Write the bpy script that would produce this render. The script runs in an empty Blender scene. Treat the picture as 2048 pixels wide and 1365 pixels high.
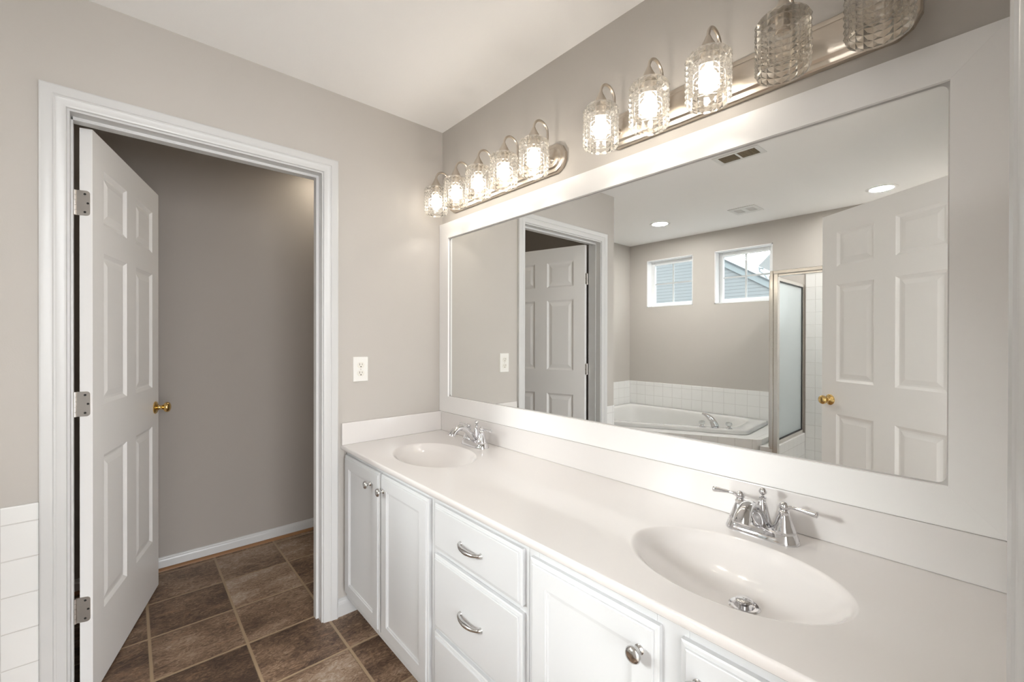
import bpy, bmesh, math, random
from mathutils import Vector, Matrix

# ------------------------------------------------------------------ camera, world, exposure
S = bpy.context.scene
COL = S.collection
R = math.radians
H = 2.44                                   # ceiling height


def make_camera():
    yaw, pit, rol = R(48.398), R(-0.1684), R(0.1129)
    f = Vector((-math.sin(yaw) * math.cos(pit), math.cos(yaw) * math.cos(pit), math.sin(pit)))
    r = Vector((math.cos(yaw), math.sin(yaw), 0))
    u = r.cross(f)
    r2 = r * math.cos(rol) + u * math.sin(rol)
    u2 = u * math.cos(rol) - r * math.sin(rol)
    cam = bpy.data.cameras.new('camera')
    cam.sensor_width = 36
    cam.lens = 36 * 861.38 / 2048
    cam.clip_start = 0.02
    o = bpy.data.objects.new('camera', cam)
    COL.objects.link(o)
    m = Matrix((r2, u2, -f)).transposed().to_4x4()
    m.translation = Vector((2.0427, -1.2968, 1.2955))
    o.matrix_world = m
    S.camera = o


make_camera()

w = bpy.data.worlds.new('sky')
S.world = w
w.use_nodes = True
bg = w.node_tree.nodes['Background']
# overcast sky: bright overhead, paler towards the horizon
wt = w.node_tree
tc = wt.nodes.new('ShaderNodeTexCoord')
sp_ = wt.nodes.new('ShaderNodeSeparateXYZ')
wt.links.new(tc.outputs['Generated'], sp_.inputs[0])
mr_ = wt.nodes.new('ShaderNodeMapRange')
mr_.inputs['From Min'].default_value = 0.16
mr_.inputs['From Max'].default_value = 0.5
mr_.inputs['To Min'].default_value = 0.5
mr_.inputs['To Max'].default_value = 3.4
wt.links.new(sp_.outputs['Z'], mr_.inputs['Value'])
wt.links.new(mr_.outputs[0], bg.inputs[1])
bg.inputs[0].default_value = (0.90, 0.955, 0.98, 1)

S.view_settings.view_transform = 'Standard'
S.view_settings.look = 'None'
S.view_settings.gamma = 1
S.view_settings.use_curve_mapping = False
S.view_settings.exposure = 0.91
S.cycles.max_bounces = 12
S.cycles.diffuse_bounces = 6
S.cycles.glossy_bounces = 6
S.cycles.transmission_bounces = 8
S.cycles.transparent_max_bounces = 16
S.cycles.caustics_refractive = False
S.cycles.caustics_reflective = True
S.cycles.blur_glossy = 0.3
S.cycles.sample_clamp_indirect = 6
S.cycles.use_denoising = True

BULB_W = 0.78      # watts of each vanity bulb
BULB_GLOW = 1.6    # how bright its frosted globe looks
CAN = 215.0         # emission of the recessed lamps


def area(name, loc, rot, sx, sy, power, col):
    l = bpy.data.lights.new(name, 'AREA')
    l.shape = 'RECTANGLE'
    l.size, l.size_y, l.energy, l.color = sx, sy, power, col
    o = bpy.data.objects.new(name, l)
    COL.objects.link(o)
    o.location = loc
    o.rotation_euler = rot
    return o


# fill lamp added at a made-up bedroom window behind the camera
area('bedroom_fill', (5.12, -1.15, 1.45), (R(90), 0, R(90)), 2.6, 1.9, 105, (0.97, 0.985, 1.0))
# soft hazy sun coming through the two small windows over the tub
sun = bpy.data.lights.new('hazy_sun', 'SUN')
sun.energy, sun.angle, sun.color = 11.0, R(22), (1.0, 0.99, 0.975)
so = bpy.data.objects.new('hazy_sun', sun)
COL.objects.link(so)
so.rotation_euler = Vector((.50, 1.0, -.33)).to_track_quat('-Z', 'Y').to_euler()
# sky portals in the two small windows
for cx in (-0.44, 0.347):
    p = area('tub_window_portal', (cx, -3.38, 1.955), (R(-90), 0, 0), 0.44, 0.44, 1, (1, 1, 1))
    p.data.cycles.is_portal = True


# ------------------------------------------------------------------ materials
def new_mat(name):
    m = bpy.data.materials.new(name)
    m.use_nodes = True
    nt = m.node_tree
    return m, nt, nt.nodes['Principled BSDF']


def N(nt, t, **kw):
    n = nt.nodes.new(t)
    for k, v in kw.items():
        setattr(n, k, v)
    return n


def srgb(r, g, b):
    def c(v):
        v /= 255
        return v / 12.92 if v <= .04045 else ((v + .055) / 1.055) ** 2.4
    return (c(r), c(g), c(b), 1)


def plain(name, col, rough=.5, metal=0, coat=0, bump=0, bscale=60, spec=.5):
    m, nt, p = new_mat(name)
    p.inputs['Base Color'].default_value = col
    p.inputs['Roughness'].default_value = rough
    p.inputs['Metallic'].default_value = metal
    p.inputs['Coat Weight'].default_value = coat
    p.inputs['Specular IOR Level'].default_value = spec
    if bump:
        g = N(nt, 'ShaderNodeNewGeometry')
        nz = N(nt, 'ShaderNodeTexNoise')
        nz.inputs['Scale'].default_value = bscale
        nz.inputs['Detail'].default_value = 3
        nt.links.new(g.outputs['Position'], nz.inputs['Vector'])
        b = N(nt, 'ShaderNodeBump')
        b.inputs['Strength'].default_value = bump
        b.inputs['Distance'].default_value = .002
        nt.links.new(nz.outputs['Fac'], b.inputs['Height'])
        nt.links.new(b.outputs['Normal'], p.inputs['Normal'])
    return m


def math_n(nt, op, a, b=None):
    n = N(nt, 'ShaderNodeMath', operation=op)
    for i, v in enumerate((a, b)):
        if v is None:
            continue
        if isinstance(v, (int, float)):
            n.inputs[i].default_value = v
        else:
            nt.links.new(v, n.inputs[i])
    return n.outputs[0]


def grid_mask(nt, axes, offs, pitch, gw):
    """1 on the joints of a square grid along the named world axes; also the (cell) coordinates"""
    g = N(nt, 'ShaderNodeNewGeometry')
    sx = N(nt, 'ShaderNodeSeparateXYZ')
    nt.links.new(g.outputs['Position'], sx.inputs[0])
    masks, cells = [], []
    for a, o in zip(axes, offs):
        t = math_n(nt, 'DIVIDE', math_n(nt, 'SUBTRACT', sx.outputs[a], o), pitch)
        fr = math_n(nt, 'FRACT', t)
        d = math_n(nt, 'MINIMUM', fr, math_n(nt, 'SUBTRACT', 1.0, fr))
        mr = N(nt, 'ShaderNodeMapRange')
        mr.inputs['From Min'].default_value = gw / pitch * .35
        mr.inputs['From Max'].default_value = gw / pitch * .65
        mr.inputs['To Min'].default_value = 1
        mr.inputs['To Max'].default_value = 0
        nt.links.new(d, mr.inputs['Value'])
        masks.append(mr.outputs[0])
        cells.append(math_n(nt, 'FLOOR', t))
    return math_n(nt, 'MAXIMUM', masks[0], masks[1]), cells, g


def tile_mat(name, axes, offs, pitch=.113):
    m, nt, p = new_mat(name)
    mask, cells, g = grid_mask(nt, axes, offs, pitch, .0035)
    mx = N(nt, 'ShaderNodeMix', data_type='RGBA')
    mx.inputs[6].default_value = (.80, .80, .79, 1)
    mx.inputs[7].default_value = (.66, .65, .635, 1)
    nt.links.new(mask, mx.inputs[0])
    nt.links.new(mx.outputs[2], p.inputs['Base Color'])
    p.inputs['Roughness'].default_value = .16
    b = N(nt, 'ShaderNodeBump', invert=True)
    b.inputs['Strength'].default_value = .5
    b.inputs['Distance'].default_value = .002
    nt.links.new(mask, b.inputs['Height'])
    nt.links.new(b.outputs['Normal'], p.inputs['Normal'])
    return m


def slate_floor():
    m, nt, p = new_mat('slate_vinyl')
    pitch = .3125
    mask, cells, g = grid_mask(nt, ('X', 'Y'), (-.069, -.609), pitch, .011)
    cv = N(nt, 'ShaderNodeCombineXYZ')
    nt.links.new(cells[0], cv.inputs[0])
    nt.links.new(cells[1], cv.inputs[1])
    cv.inputs[2].default_value = 3.7
    wn = N(nt, 'ShaderNodeTexWhiteNoise', noise_dimensions='3D')
    nt.links.new(cv.outputs[0], wn.inputs['Vector'])
    sc = N(nt, 'ShaderNodeVectorMath', operation='SCALE')
    nt.links.new(wn.outputs['Color'], sc.inputs[0])
    sc.inputs['Scale'].default_value = 9
    mp = N(nt, 'ShaderNodeMapping')
    mp.inputs['Rotation'].default_value = (0, 0, R(25))
    mp.inputs['Scale'].default_value = (1.7, .8, 1)
    nt.links.new(g.outputs['Position'], mp.inputs['Vector'])
    ad = N(nt, 'ShaderNodeVectorMath', operation='ADD')
    nt.links.new(mp.outputs[0], ad.inputs[0])
    nt.links.new(sc.outputs[0], ad.inputs[1])
    n1 = N(nt, 'ShaderNodeTexNoise')
    n1.inputs['Scale'].default_value = 30
    n1.inputs['Detail'].default_value = 10
    n1.inputs['Roughness'].default_value = .80
    n1.inputs['Distortion'].default_value = 2.2
    nt.links.new(ad.outputs[0], n1.inputs['Vector'])
    n3 = N(nt, 'ShaderNodeTexNoise')
    n3.inputs['Scale'].default_value = 6
    n3.inputs['Detail'].default_value = 4
    nt.links.new(ad.outputs[0], n3.inputs['Vector'])
    mixn = math_n(nt, 'ADD', math_n(nt, 'MULTIPLY', n1.outputs['Fac'], .70), math_n(nt, 'MULTIPLY', n3.outputs['Fac'], .30))
    tone = math_n(nt, 'ADD', mixn, math_n(nt, 'MULTIPLY', math_n(nt, 'SUBTRACT', wn.outputs['Value'], .5), .16))
    rp = N(nt, 'ShaderNodeValToRGB')
    e = rp.color_ramp.elements
    e[0].position, e[0].color = .38, (.045, .026, .018, 1)
    e[1].position, e[1].color = .68, (.50, .42, .35, 1)
    for ps, c in ((.455, (.115, .067, .042, 1)), (.515, (.205, .128, .080, 1)), (.58, (.33, .232, .158, 1))):
        k = e.new(ps)
        k.color = c
    nt.links.new(tone, rp.inputs[0])
    # rusty patches
    n2 = N(nt, 'ShaderNodeTexNoise')
    n2.inputs['Scale'].default_value = 11
    n2.inputs['Detail'].default_value = 5
    n2.inputs['Distortion'].default_value = 1.5
    nt.links.new(ad.outputs[0], n2.inputs['Vector'])
    r2 = N(nt, 'ShaderNodeMapRange')
    r2.inputs['From Min'].default_value = .60
    r2.inputs['From Max'].default_value = .72
    r2.inputs['To Max'].default_value = .55
    nt.links.new(n2.outputs['Fac'], r2.inputs['Value'])
    mx = N(nt, 'ShaderNodeMix', data_type='RGBA')
    nt.links.new(r2.outputs[0], mx.inputs[0])
    nt.links.new(rp.outputs[0], mx.inputs[6])
    mx.inputs[7].default_value = (.34, .20, .12, 1)
    m2 = N(nt, 'ShaderNodeMix', data_type='RGBA')
    nt.links.new(mask, m2.inputs[0])
    nt.links.new(mx.outputs[2], m2.inputs[6])
    m2.inputs[7].default_value = (.36, .262, .165, 1)
    nt.links.new(m2.outputs[2], p.inputs['Base Color'])
    p.inputs['Roughness'].default_value = .5
    hgt = math_n(nt, 'SUBTRACT', math_n(nt, 'MULTIPLY', n1.outputs['Fac'], .5), mask)
    b = N(nt, 'ShaderNodeBump')
    b.inputs['Strength'].default_value = .5
    b.inputs['Distance'].default_value = .003
    nt.links.new(hgt, b.inputs['Height'])
    nt.links.new(b.outputs['Normal'], p.inputs['Normal'])
    return m


def siding_mat():
    m, nt, p = new_mat('lap_siding')
    g = N(nt, 'ShaderNodeNewGeometry')
    sx = N(nt, 'ShaderNodeSeparateXYZ')
    nt.links.new(g.outputs['Position'], sx.inputs[0])
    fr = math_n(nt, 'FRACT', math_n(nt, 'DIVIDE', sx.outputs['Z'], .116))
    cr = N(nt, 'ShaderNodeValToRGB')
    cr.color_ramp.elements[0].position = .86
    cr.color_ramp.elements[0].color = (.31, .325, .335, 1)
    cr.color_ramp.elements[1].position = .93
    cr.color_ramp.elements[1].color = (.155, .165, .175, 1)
    nt.links.new(fr, cr.inputs[0])
    nt.links.new(cr.outputs[0], p.inputs['Base Color'])
    p.inputs['Roughness'].default_value = .7
    return m


def emit_mat(name, col, st):
    m, nt, p = new_mat(name)
    p.inputs['Base Color'].default_value = (.9, .9, .9, 1)
    p.inputs['Emission Color'].default_value = col
    p.inputs['Emission Strength'].default_value = st
    return m


def cut_glass():
    m, nt, p = new_mat('pressed_glass')
    out = nt.nodes['Material Output']
    nt.nodes.remove(p)
    tr = N(nt, 'ShaderNodeBsdfTransparent')
    tr.inputs[0].default_value = (.98, .975, .96, 1)
    rf = N(nt, 'ShaderNodeBsdfRefraction')
    rf.inputs['Color'].default_value = (1, .99, .97, 1)
    rf.inputs['IOR'].default_value = 1.27
    rf.inputs['Roughness'].default_value = 0
    gl = N(nt, 'ShaderNodeBsdfGlossy')
    gl.inputs['Roughness'].default_value = .08
    tl = N(nt, 'ShaderNodeBsdfTranslucent')
    tl.inputs['Color'].default_value = (.97, .95, .92, 1)
    a = N(nt, 'ShaderNodeMixShader')
    a.inputs[0].default_value = .55
    nt.links.new(tr.outputs[0], a.inputs[1])
    nt.links.new(rf.outputs[0], a.inputs[2])
    b = N(nt, 'ShaderNodeMixShader')
    b.inputs[0].default_value = .025
    nt.links.new(a.outputs[0], b.inputs[1])
    nt.links.new(tl.outputs[0], b.inputs[2])
    fr = N(nt, 'ShaderNodeFresnel')
    fr.inputs['IOR'].default_value = 1.5
    c = N(nt, 'ShaderNodeMixShader')
    lw = N(nt, 'ShaderNodeLayerWeight')
    lw.inputs['Blend'].default_value = .5
    edge = math_n(nt, 'MULTIPLY', math_n(nt, 'POWER', lw.outputs['Facing'], 2.0), .45)
    nt.links.new(math_n(nt, 'ADD', math_n(nt, 'MULTIPLY', fr.outputs[0], .3), math_n(nt, 'ADD', edge, .04)), c.inputs[0])
    nt.links.new(b.outputs[0], c.inputs[1])
    nt.links.new(gl.outputs[0], c.inputs[2])
    nt.links.new(c.outputs[0], out.inputs[0])
    return m


def frosted_bulb():
    """thin frosted globe: glows, and lets the light of the filament inside through"""
    m, nt, p = new_mat('bulb_glow')
    out = nt.nodes['Material Output']
    nt.nodes.remove(p)
    tr = N(nt, 'ShaderNodeBsdfTransparent')
    em = N(nt, 'ShaderNodeEmission')
    em.inputs[0].default_value = (1.0, .90, .74, 1)
    em.inputs[1].default_value = BULB_GLOW
    ad = N(nt, 'ShaderNodeAddShader')
    nt.links.new(tr.outputs[0], ad.inputs[0])
    nt.links.new(em.outputs[0], ad.inputs[1])
    nt.links.new(ad.outputs[0], out.inputs[0])
    return m


def clear_pane(name, tint, gloss=.06, frost=0.0):
    m, nt, p = new_mat(name)
    out = nt.nodes['Material Output']
    nt.nodes.remove(p)
    tr = N(nt, 'ShaderNodeBsdfTransparent')
    tr.inputs[0].default_value = tint
    gl = N(nt, 'ShaderNodeBsdfGlossy')
    gl.inputs['Roughness'].default_value = .02 if not frost else .18
    last = tr.outputs[0]
    if frost:
        tl = N(nt, 'ShaderNodeBsdfTranslucent')
        tl.inputs[0].default_value = (.82, .86, .87, 1)
        df = N(nt, 'ShaderNodeBsdfDiffuse')
        df.inputs[0].default_value = (.66, .70, .71, 1)
        x = N(nt, 'ShaderNodeMixShader')
        x.inputs[0].default_value = .55
        nt.links.new(tl.outputs[0], x.inputs[1])
        nt.links.new(df.outputs[0], x.inputs[2])
        y = N(nt, 'ShaderNodeMixShader')
        y.inputs[0].default_value = frost
        nt.links.new(last, y.inputs[1])
        nt.links.new(x.outputs[0], y.inputs[2])
        last = y.outputs[0]
        g = N(nt, 'ShaderNodeNewGeometry')
        nz = N(nt, 'ShaderNodeTexNoise')
        nz.inputs['Scale'].default_value = 60
        nz.inputs['Detail'].default_value = 2
        nt.links.new(g.outputs['Position'], nz.inputs['Vector'])
        b = N(nt, 'ShaderNodeBump')
        b.inputs['Strength'].default_value = .6
        b.inputs['Distance'].default_value = .004
        nt.links.new(nz.outputs['Fac'], b.inputs['Height'])
        nt.links.new(b.outputs['Normal'], gl.inputs['Normal'])
    z = N(nt, 'ShaderNodeMixShader')
    z.inputs[0].default_value = gloss
    nt.links.new(last, z.inputs[1])
    nt.links.new(gl.outputs[0], z.inputs[2])
    nt.links.new(z.outputs[0], out.inputs[0])
    return m


M = dict(
    wall=plain('greige_paint', (.500, .472, .440, 1), .75, bump=.12, bscale=220),
    toilet_wall=plain('greige_paint_shaded', (.39, .356, .324, 1), .8, bump=.12, bscale=220),  # the same greige, darkened in its colour for the toilet room's shade
    ceil=plain('ceiling_paint', (.88, .875, .87, 1), .9, bump=.1, bscale=160),
    trim=plain('trim_enamel', (.60, .60, .597, 1), .32, bump=.03, bscale=40),
    door=plain('door_enamel', (.89, .88, .87, 1), .38, bump=.05, bscale=90),
    cab=plain('cabinet_enamel', (.605, .615, .625, 1), .30, bump=.02, bscale=30),
    frame=plain('frame_paint', (.81, .80, .79, 1), .42, bump=.03, bscale=25),
    marble=plain('cultured_marble', (.71, .685, .67, 1), .14, coat=.4, bump=.01, bscale=8),
    chrome=plain('chrome', (.70, .70, .715, 1), .045, 1),
    nickel=plain('brushed_nickel', (.60, .54, .47, 1), .28, 1),
    satin=plain('satin_steel', (.60, .565, .53, 1), .38, 1),
    alu=plain('polished_aluminium', (.80, .77, .73, 1), .2, 1),
    brass=plain('polished_brass', (.72, .50, .20, 1), .13, 1),
    plastic=plain('white_plastic', (.80, .79, .76, 1), .28),
    ivory=plain('receptacle_plastic', (.76, .74, .68, 1), .3),
    dark=plain('dark_slot', (.02, .018, .015, 1), .6),
    dust=plain('duct_liner', (.26, .21, .145, 1), .8),
    ventgrey=plain('vent_enamel', (.72, .72, .71, 1), .4),
    gasket=plain('gasket', (.03, .03, .03, 1), .5),
    caulk=plain('grey_caulk', (.42, .41, .40, 1), .5),
    wood=plain('stained_oak', (.26, .13, .055, 1), .45, bump=.05),
    acrylic=plain('tub_acrylic', (.68, .68, .67, 1), .12, coat=.3),
    carpet=plain('bedroom_carpet', (.52, .48, .43, 1), 1, bump=.6, bscale=400),
    vinylw=plain('window_vinyl', (.84, .85, .86, 1), .3),
    muntin=plain('muntin_silhouette', (.52, .54, .55, 1), .4),  # bars greyed in the colour to read as a backlit silhouette
    roof=plain('roof_fascia', (.32, .355, .37, 1), .7),
    shingle=plain('roof_shingle', (.16, .17, .18, 1), .9, bump=.5, bscale=30),
    floor=slate_floor(),
    siding=siding_mat(),
    mirror=plain('mirror_silver', (.875, .885, .875, 1), 0.0, 1),
    glass=cut_glass(),
    pane=clear_pane('window_glass', (.96, .98, .98, 1)),
    frost=clear_pane('obscure_glass', (.85, .9, .92, 1), .10, .72),
    crystal=clear_pane('crystal_acrylic', (.9, .92, .92, 1), .35),
    bulb=frosted_bulb(),
    inner=clear_pane('shade_inner_wall', (.985, .98, .97, 1), .015),
    lens=emit_mat('can_lens', (1.0, .97, .93, 1), CAN),
    lens_dim=emit_mat('can_lens_dim', (1.0, .90, .74, 1), CAN * .115),
    tile_y=tile_mat('white_tile_along_y', ('Y', 'Z'), (-1.596, .717)),
    tile_x=tile_mat('white_tile_along_x', ('X', 'Z'), (.061, .757)),
    tile_deck=tile_mat('white_tile_flat', ('X', 'Y'), (.02, .03)),
)


# ------------------------------------------------------------------ mesh helpers
class MB:
    def __init__(s):
        s.b = bmesh.new()

    def poly(s, pts):
        return s.b.faces.new([s.b.verts.new(p) for p in pts])

    def box(s, x0, x1, y0, y1, z0, z1):
        x0, x1 = sorted((x0, x1)); y0, y1 = sorted((y0, y1)); z0, z1 = sorted((z0, z1))
        v = [s.b.verts.new(p) for p in ((x0, y0, z0), (x1, y0, z0), (x1, y1, z0), (x0, y1, z0), (x0, y0, z1), (x1, y0, z1), (x1, y1, z1), (x0, y1, z1))]
        for f in ((0, 3, 2, 1), (4, 5, 6, 7), (0, 1, 5, 4), (1, 2, 6, 5), (2, 3, 7, 6), (3, 0, 4, 7)):
            s.b.faces.new([v[i] for i in f])
        return s

    def loft(s, rings, cap0=True, cap1=True, closed=True):
        """rings: list of equal-length point lists"""
        rv = [[s.b.verts.new(p) for p in r] for r in rings]
        n = len(rv[0])
        for a, b in zip(rv, rv[1:]):
            for i in range(n if closed else n - 1):
                j = (i + 1) % n
                s.b.faces.new((a[i], a[j], b[j], b[i]))
        if cap0:
            s.b.faces.new(rv[0][::-1])
        if cap1:
            s.b.faces.new(rv[-1])
        return s

    def prism(s, poly, fn, t0, t1):
        """polygon of (a,b) swept between t0 and t1; fn(a,b,t)->xyz"""
        return s.loft([[fn(a, b, t0) for a, b in poly], [fn(a, b, t1) for a, b in poly]])

    def lathe(s, prof, c=(0, 0, 0), ax=(0, 0, 1), seg=32, cap0=True, cap1=True):
        """prof: (radius, distance along the axis)"""
        ax = Vector(ax).normalized()
        t = Vector((1, 0, 0)) if abs(ax.x) < .9 else Vector((0, 1, 0))
        e1 = ax.cross(t).normalized()
        e2 = ax.cross(e1)
        c = Vector(c)
        rings = []
        for r, h in prof:
            r = max(r, 1e-5)
            rings.append([c + ax * h + (e1 * math.cos(2 * math.pi * i / seg) + e2 * math.sin(2 * math.pi * i / seg)) * r for i in range(seg)])
        return s.loft(rings, cap0, cap1)

    def tube(s, pts, rad, seg=16, flat=1.0, up=(0, 0, 1)):
        pts = [Vector(p) for p in pts]
        if isinstance(rad, (int, float)):
            rad = [rad] * len(pts)
        rings = []
        prev = None
        for i, p in enumerate(pts):
            d = (pts[min(i + 1, len(pts) - 1)] - pts[max(i - 1, 0)]).normalized()
            if prev is None:
                u = Vector(up)
                if abs(u.dot(d)) > .95:
                    u = Vector((1, 0, 0))
                e1 = d.cross(u).normalized()
            else:
                e1 = (prev - d * prev.dot(d)).normalized()
            prev = e1
            e2 = d.cross(e1)
            rings.append([p + e1 * math.cos(2 * math.pi * k / seg) * rad[i] + e2 * math.sin(2 * math.pi * k / seg) * rad[i] * flat for k in range(seg)])
        return s.loft(rings)

    def xf(s, fn):
        for v in s.b.verts:
            v.co = Vector(fn(*v.co))
        return s


def spline(pts, n=8):
    """Catmull-Rom through the points (any tuple length)"""
    P = [tuple(p) for p in pts]
    P = [P[0]] + P + [P[-1]]
    out = []
    for i in range(1, len(P) - 2):
        for k in range(n):
            t = k / n
            q = []
            for a, b, c, d in zip(P[i - 1], P[i], P[i + 1], P[i + 2]):
                q.append(.5 * (2 * b + (c - a) * t + (2 * a - 5 * b + 4 * c - d) * t * t + (3 * b - a - 3 * c + d) * t ** 3))
            out.append(tuple(q))
    out.append(P[-2])
    return out


def obj(name, mb, mat, parent=None, org=None, smooth=False, bevel=0, seg=2, angle=35, recalc=True):
    """links one mesh object. Coordinates are in the parent's frame, or world (org = the thing's location to subtract)"""
    b = mb.b
    if recalc:
        bmesh.ops.recalc_face_normals(b, faces=b.faces)
    if parent is not None and org is not None:
        bmesh.ops.translate(b, verts=b.verts, vec=-Vector(org))
    loc = Vector((0, 0, 0))
    if parent is None:
        xs = [v.co for v in b.verts]
        lo = Vector([min(c[i] for c in xs) for i in range(3)])
        hi = Vector([max(c[i] for c in xs) for i in range(3)])
        loc = Vector(((lo.x + hi.x) / 2, (lo.y + hi.y) / 2, lo.z))
        bmesh.ops.translate(b, verts=b.verts, vec=-loc)
    me = bpy.data.meshes.new(name)
    b.to_mesh(me)
    b.free()
    me.materials.append(mat)
    o = bpy.data.objects.new(name, me)
    COL.objects.link(o)
    o.location = loc
    if parent is not None:
        o.parent = parent
    if bevel:
        md = o.modifiers.new('edge', 'BEVEL')
        md.width, md.segments, md.limit_method, md.angle_limit = bevel, seg, 'ANGLE', R(40)
    if smooth:
        me.polygons.foreach_set('use_smooth', [True] * len(me.polygons))
        if angle < 180:
            me.set_sharp_from_angle(angle=R(angle))
    return o


def thing(name, label, cat, loc=(0, 0, 0), rotz=0, group=None, kind=None):
    o = bpy.data.objects.new(name, None)
    COL.objects.link(o)
    o.location = loc
    o.rotation_euler = (0, 0, rotz)
    o.empty_display_size = .05
    return tag(o, label, cat, group, kind)


def tag(o, label, cat, group=None, kind=None):
    o['label'] = label
    o['category'] = cat
    if group:
        o['group'] = group
    if kind:
        o['kind'] = kind
    return o


def struct(name, mb, mat, label, cat, **kw):
    return tag(obj(name, mb, mat, **kw), label, cat, kind='structure')


def copy_tree(o, parent=None):
    c = o.copy()
    COL.objects.link(c)
    if parent is not None:
        c.parent = parent
    for ch in list(o.children):
        copy_tree(ch, c)
    return c


# ------------------------------------------------------------------ room shell
XC, XC2 = 2.069, 1.985            # right wall beside the vanity / beyond the entry door
YB = -3.304                       # window wall
WIN = ((-.717, -.159, 1.68, 2.23), (.073, .618, 1.675, 2.225))

struct('floor', MB().box(-1.18, 2.10, -3.45, .12, -.06, 0), M['floor'], 'brown slate-look square tile flooring with tan grout', 'floor')
struct('floor_bedroom', MB().box(2.10, 5.3, -3.45, .9, -.06, 0), M['carpet'], 'beige carpet of the bedroom beyond the entry', 'floor')
struct('ceiling', MB().box(-1.18, 2.18, -3.45, .12, H, H + .08), M['ceil'], 'flat white painted bathroom ceiling', 'ceiling')
struct('ceiling_bedroom', MB().box(2.18, 5.3, -3.45, .9, H, H + .08), M['ceil'], 'white ceiling of the bedroom beyond the entry', 'ceiling')

m = MB()
m.box(-.115, 0, -1.62, -1.461, 0, H)
m.box(-.115, 0, -.627, 0, 0, H)
m.box(-.115, 0, -1.461, -.627, 2.067, H)
struct('wall_left', m, M['wall'], 'greige wall around the white-cased toilet room doorway', 'wall')
struct('wall_back', MB().box(-1.18, 2.18, 0, .12, 0, H), M['wall'], 'greige wall behind the mirror and vanity lights', 'wall')
m = MB()
m.box(XC, 2.18, -.665, 0, 0, H)
m.box(XC, 2.18, -1.475, -.665, 2.067, H)
struct('wall_right', m, M['wall'], 'greige end wall at the right of the vanity', 'wall')
struct('wall_right_front', MB().box(XC2, 2.18, YB, -1.475, 0, H), M['wall'], 'greige wall beyond the entry door', 'wall')
m = MB()
xs = [-1.07, WIN[0][0], WIN[0][1], WIN[1][0], WIN[1][1], 2.18]
for i in range(5):
    if i in (1, 3):
        wv = WIN[0] if i == 1 else WIN[1]
        m.box(xs[i], xs[i + 1], YB - .15, YB, 0, wv[2])
        m.box(xs[i], xs[i + 1], YB - .15, YB, wv[3], H)
    else:
        m.box(xs[i], xs[i + 1], YB - .15, YB, 0, H)
struct('wall_front', m, M['wall'], 'grey wall with two small windows above the tub', 'wall')
struct('wall_tub', MB().box(-1.07, -.95, YB, -1.62, 0, H), M['wall'], 'short grey side wall at the end of the tub', 'wall')
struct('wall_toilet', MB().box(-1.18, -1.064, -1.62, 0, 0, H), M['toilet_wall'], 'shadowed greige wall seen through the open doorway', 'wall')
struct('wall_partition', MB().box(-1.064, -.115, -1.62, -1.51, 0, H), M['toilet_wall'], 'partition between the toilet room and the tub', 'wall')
# bedroom shell behind the camera, with a wide window opening made up for the fill
m = MB()
m.box(5.18, 5.3, -3.45, -2.45, 0, H); m.box(5.18, 5.3, .15, .9, 0, H)
m.box(5.18, 5.3, -2.45, .15, 0, .5); m.box(5.18, 5.3, -2.45, .15, 2.4, H)
struct('wall_bedroom', m, M['ceil'], 'white bedroom wall with a wide window opening', 'wall')
struct('wall_bedroom_front', MB().box(2.18, 5.18, -3.45, -3.35, 0, H), M['ceil'], 'white bedroom wall beyond the entry on the window side', 'wall')
struct('wall_bedroom_back', MB().box(2.18, 5.18, .8, .9, 0, H), M['ceil'], 'white bedroom wall beyond the entry on the vanity side', 'wall')

# ---- door casings (trim) with mitred colonial profile
PROF = [(0, 0), (0, .0165), (.004, .0185), (.010, .0185), (.020, .0160), (.029, .0160), (.032, .0130), (.036, .0130), (.039, .0115), (.054, .0095), (.060, .0075), (.062, .004), (.062, 0)]


def casing(a0, a1, top, fn):
    """a0<a1 outer edges; fn(a,z,t) -> world"""
    rings = []
    for k in range(4):
        ring = []
        for wd, t in PROF:
            a = a0 + wd if k < 2 else a1 - wd
            z = 0 if k in (0, 3) else top - wd
            ring.append(fn(a, z, t))
        rings.append(ring)
    return MB().loft(rings)


struct('trim_1', casing(-1.513, -.574, 2.121, lambda a, z, t: (t, a, z)), M['trim'], 'white moulded casing around the toilet room doorway', 'door casing', smooth=True, angle=20)
m = MB()
m.box(-.115, 0, -1.461, -1.445, 0, 2.067); m.box(-.115, 0, -.642, -.627, 0, 2.067); m.box(-.115, 0, -1.445, -.642, 2.052, 2.067)
jamb = struct('trim_2', m, M['trim'], 'white jamb lining inside the toilet room doorway', 'door jamb')
m = MB()
m.box(-.078, -.045, -.653, -.642, 0, 2.052); m.box(-.078, -.045, -1.4405, -.653, 2.041, 2.052); m.box(-.078, -.045, -1.445, -1.4405, 0, 2.041)
obj('door_stop', m, M['trim'], jamb, org=jamb.location)
struct('trim_3', casing(-1.50, -.602, 2.121, lambda a, z, t: (XC - t, a, z) if a > -1.2 else (XC2 - t, a, z)), M['trim'], 'white entry casing at the right edge of the photo', 'door casing', smooth=True, angle=20)
m = MB()
m.box(XC, 2.18, -.672, -.665, 0, 2.06); m.box(XC2, 2.18, -1.475, -1.462, 0, 2.06); m.box(XC, 2.18, -1.462, -.672, 2.052, 2.067)
struct('trim_4', m, M['trim'], 'white jamb lining of the entry doorway', 'door jamb')

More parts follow.
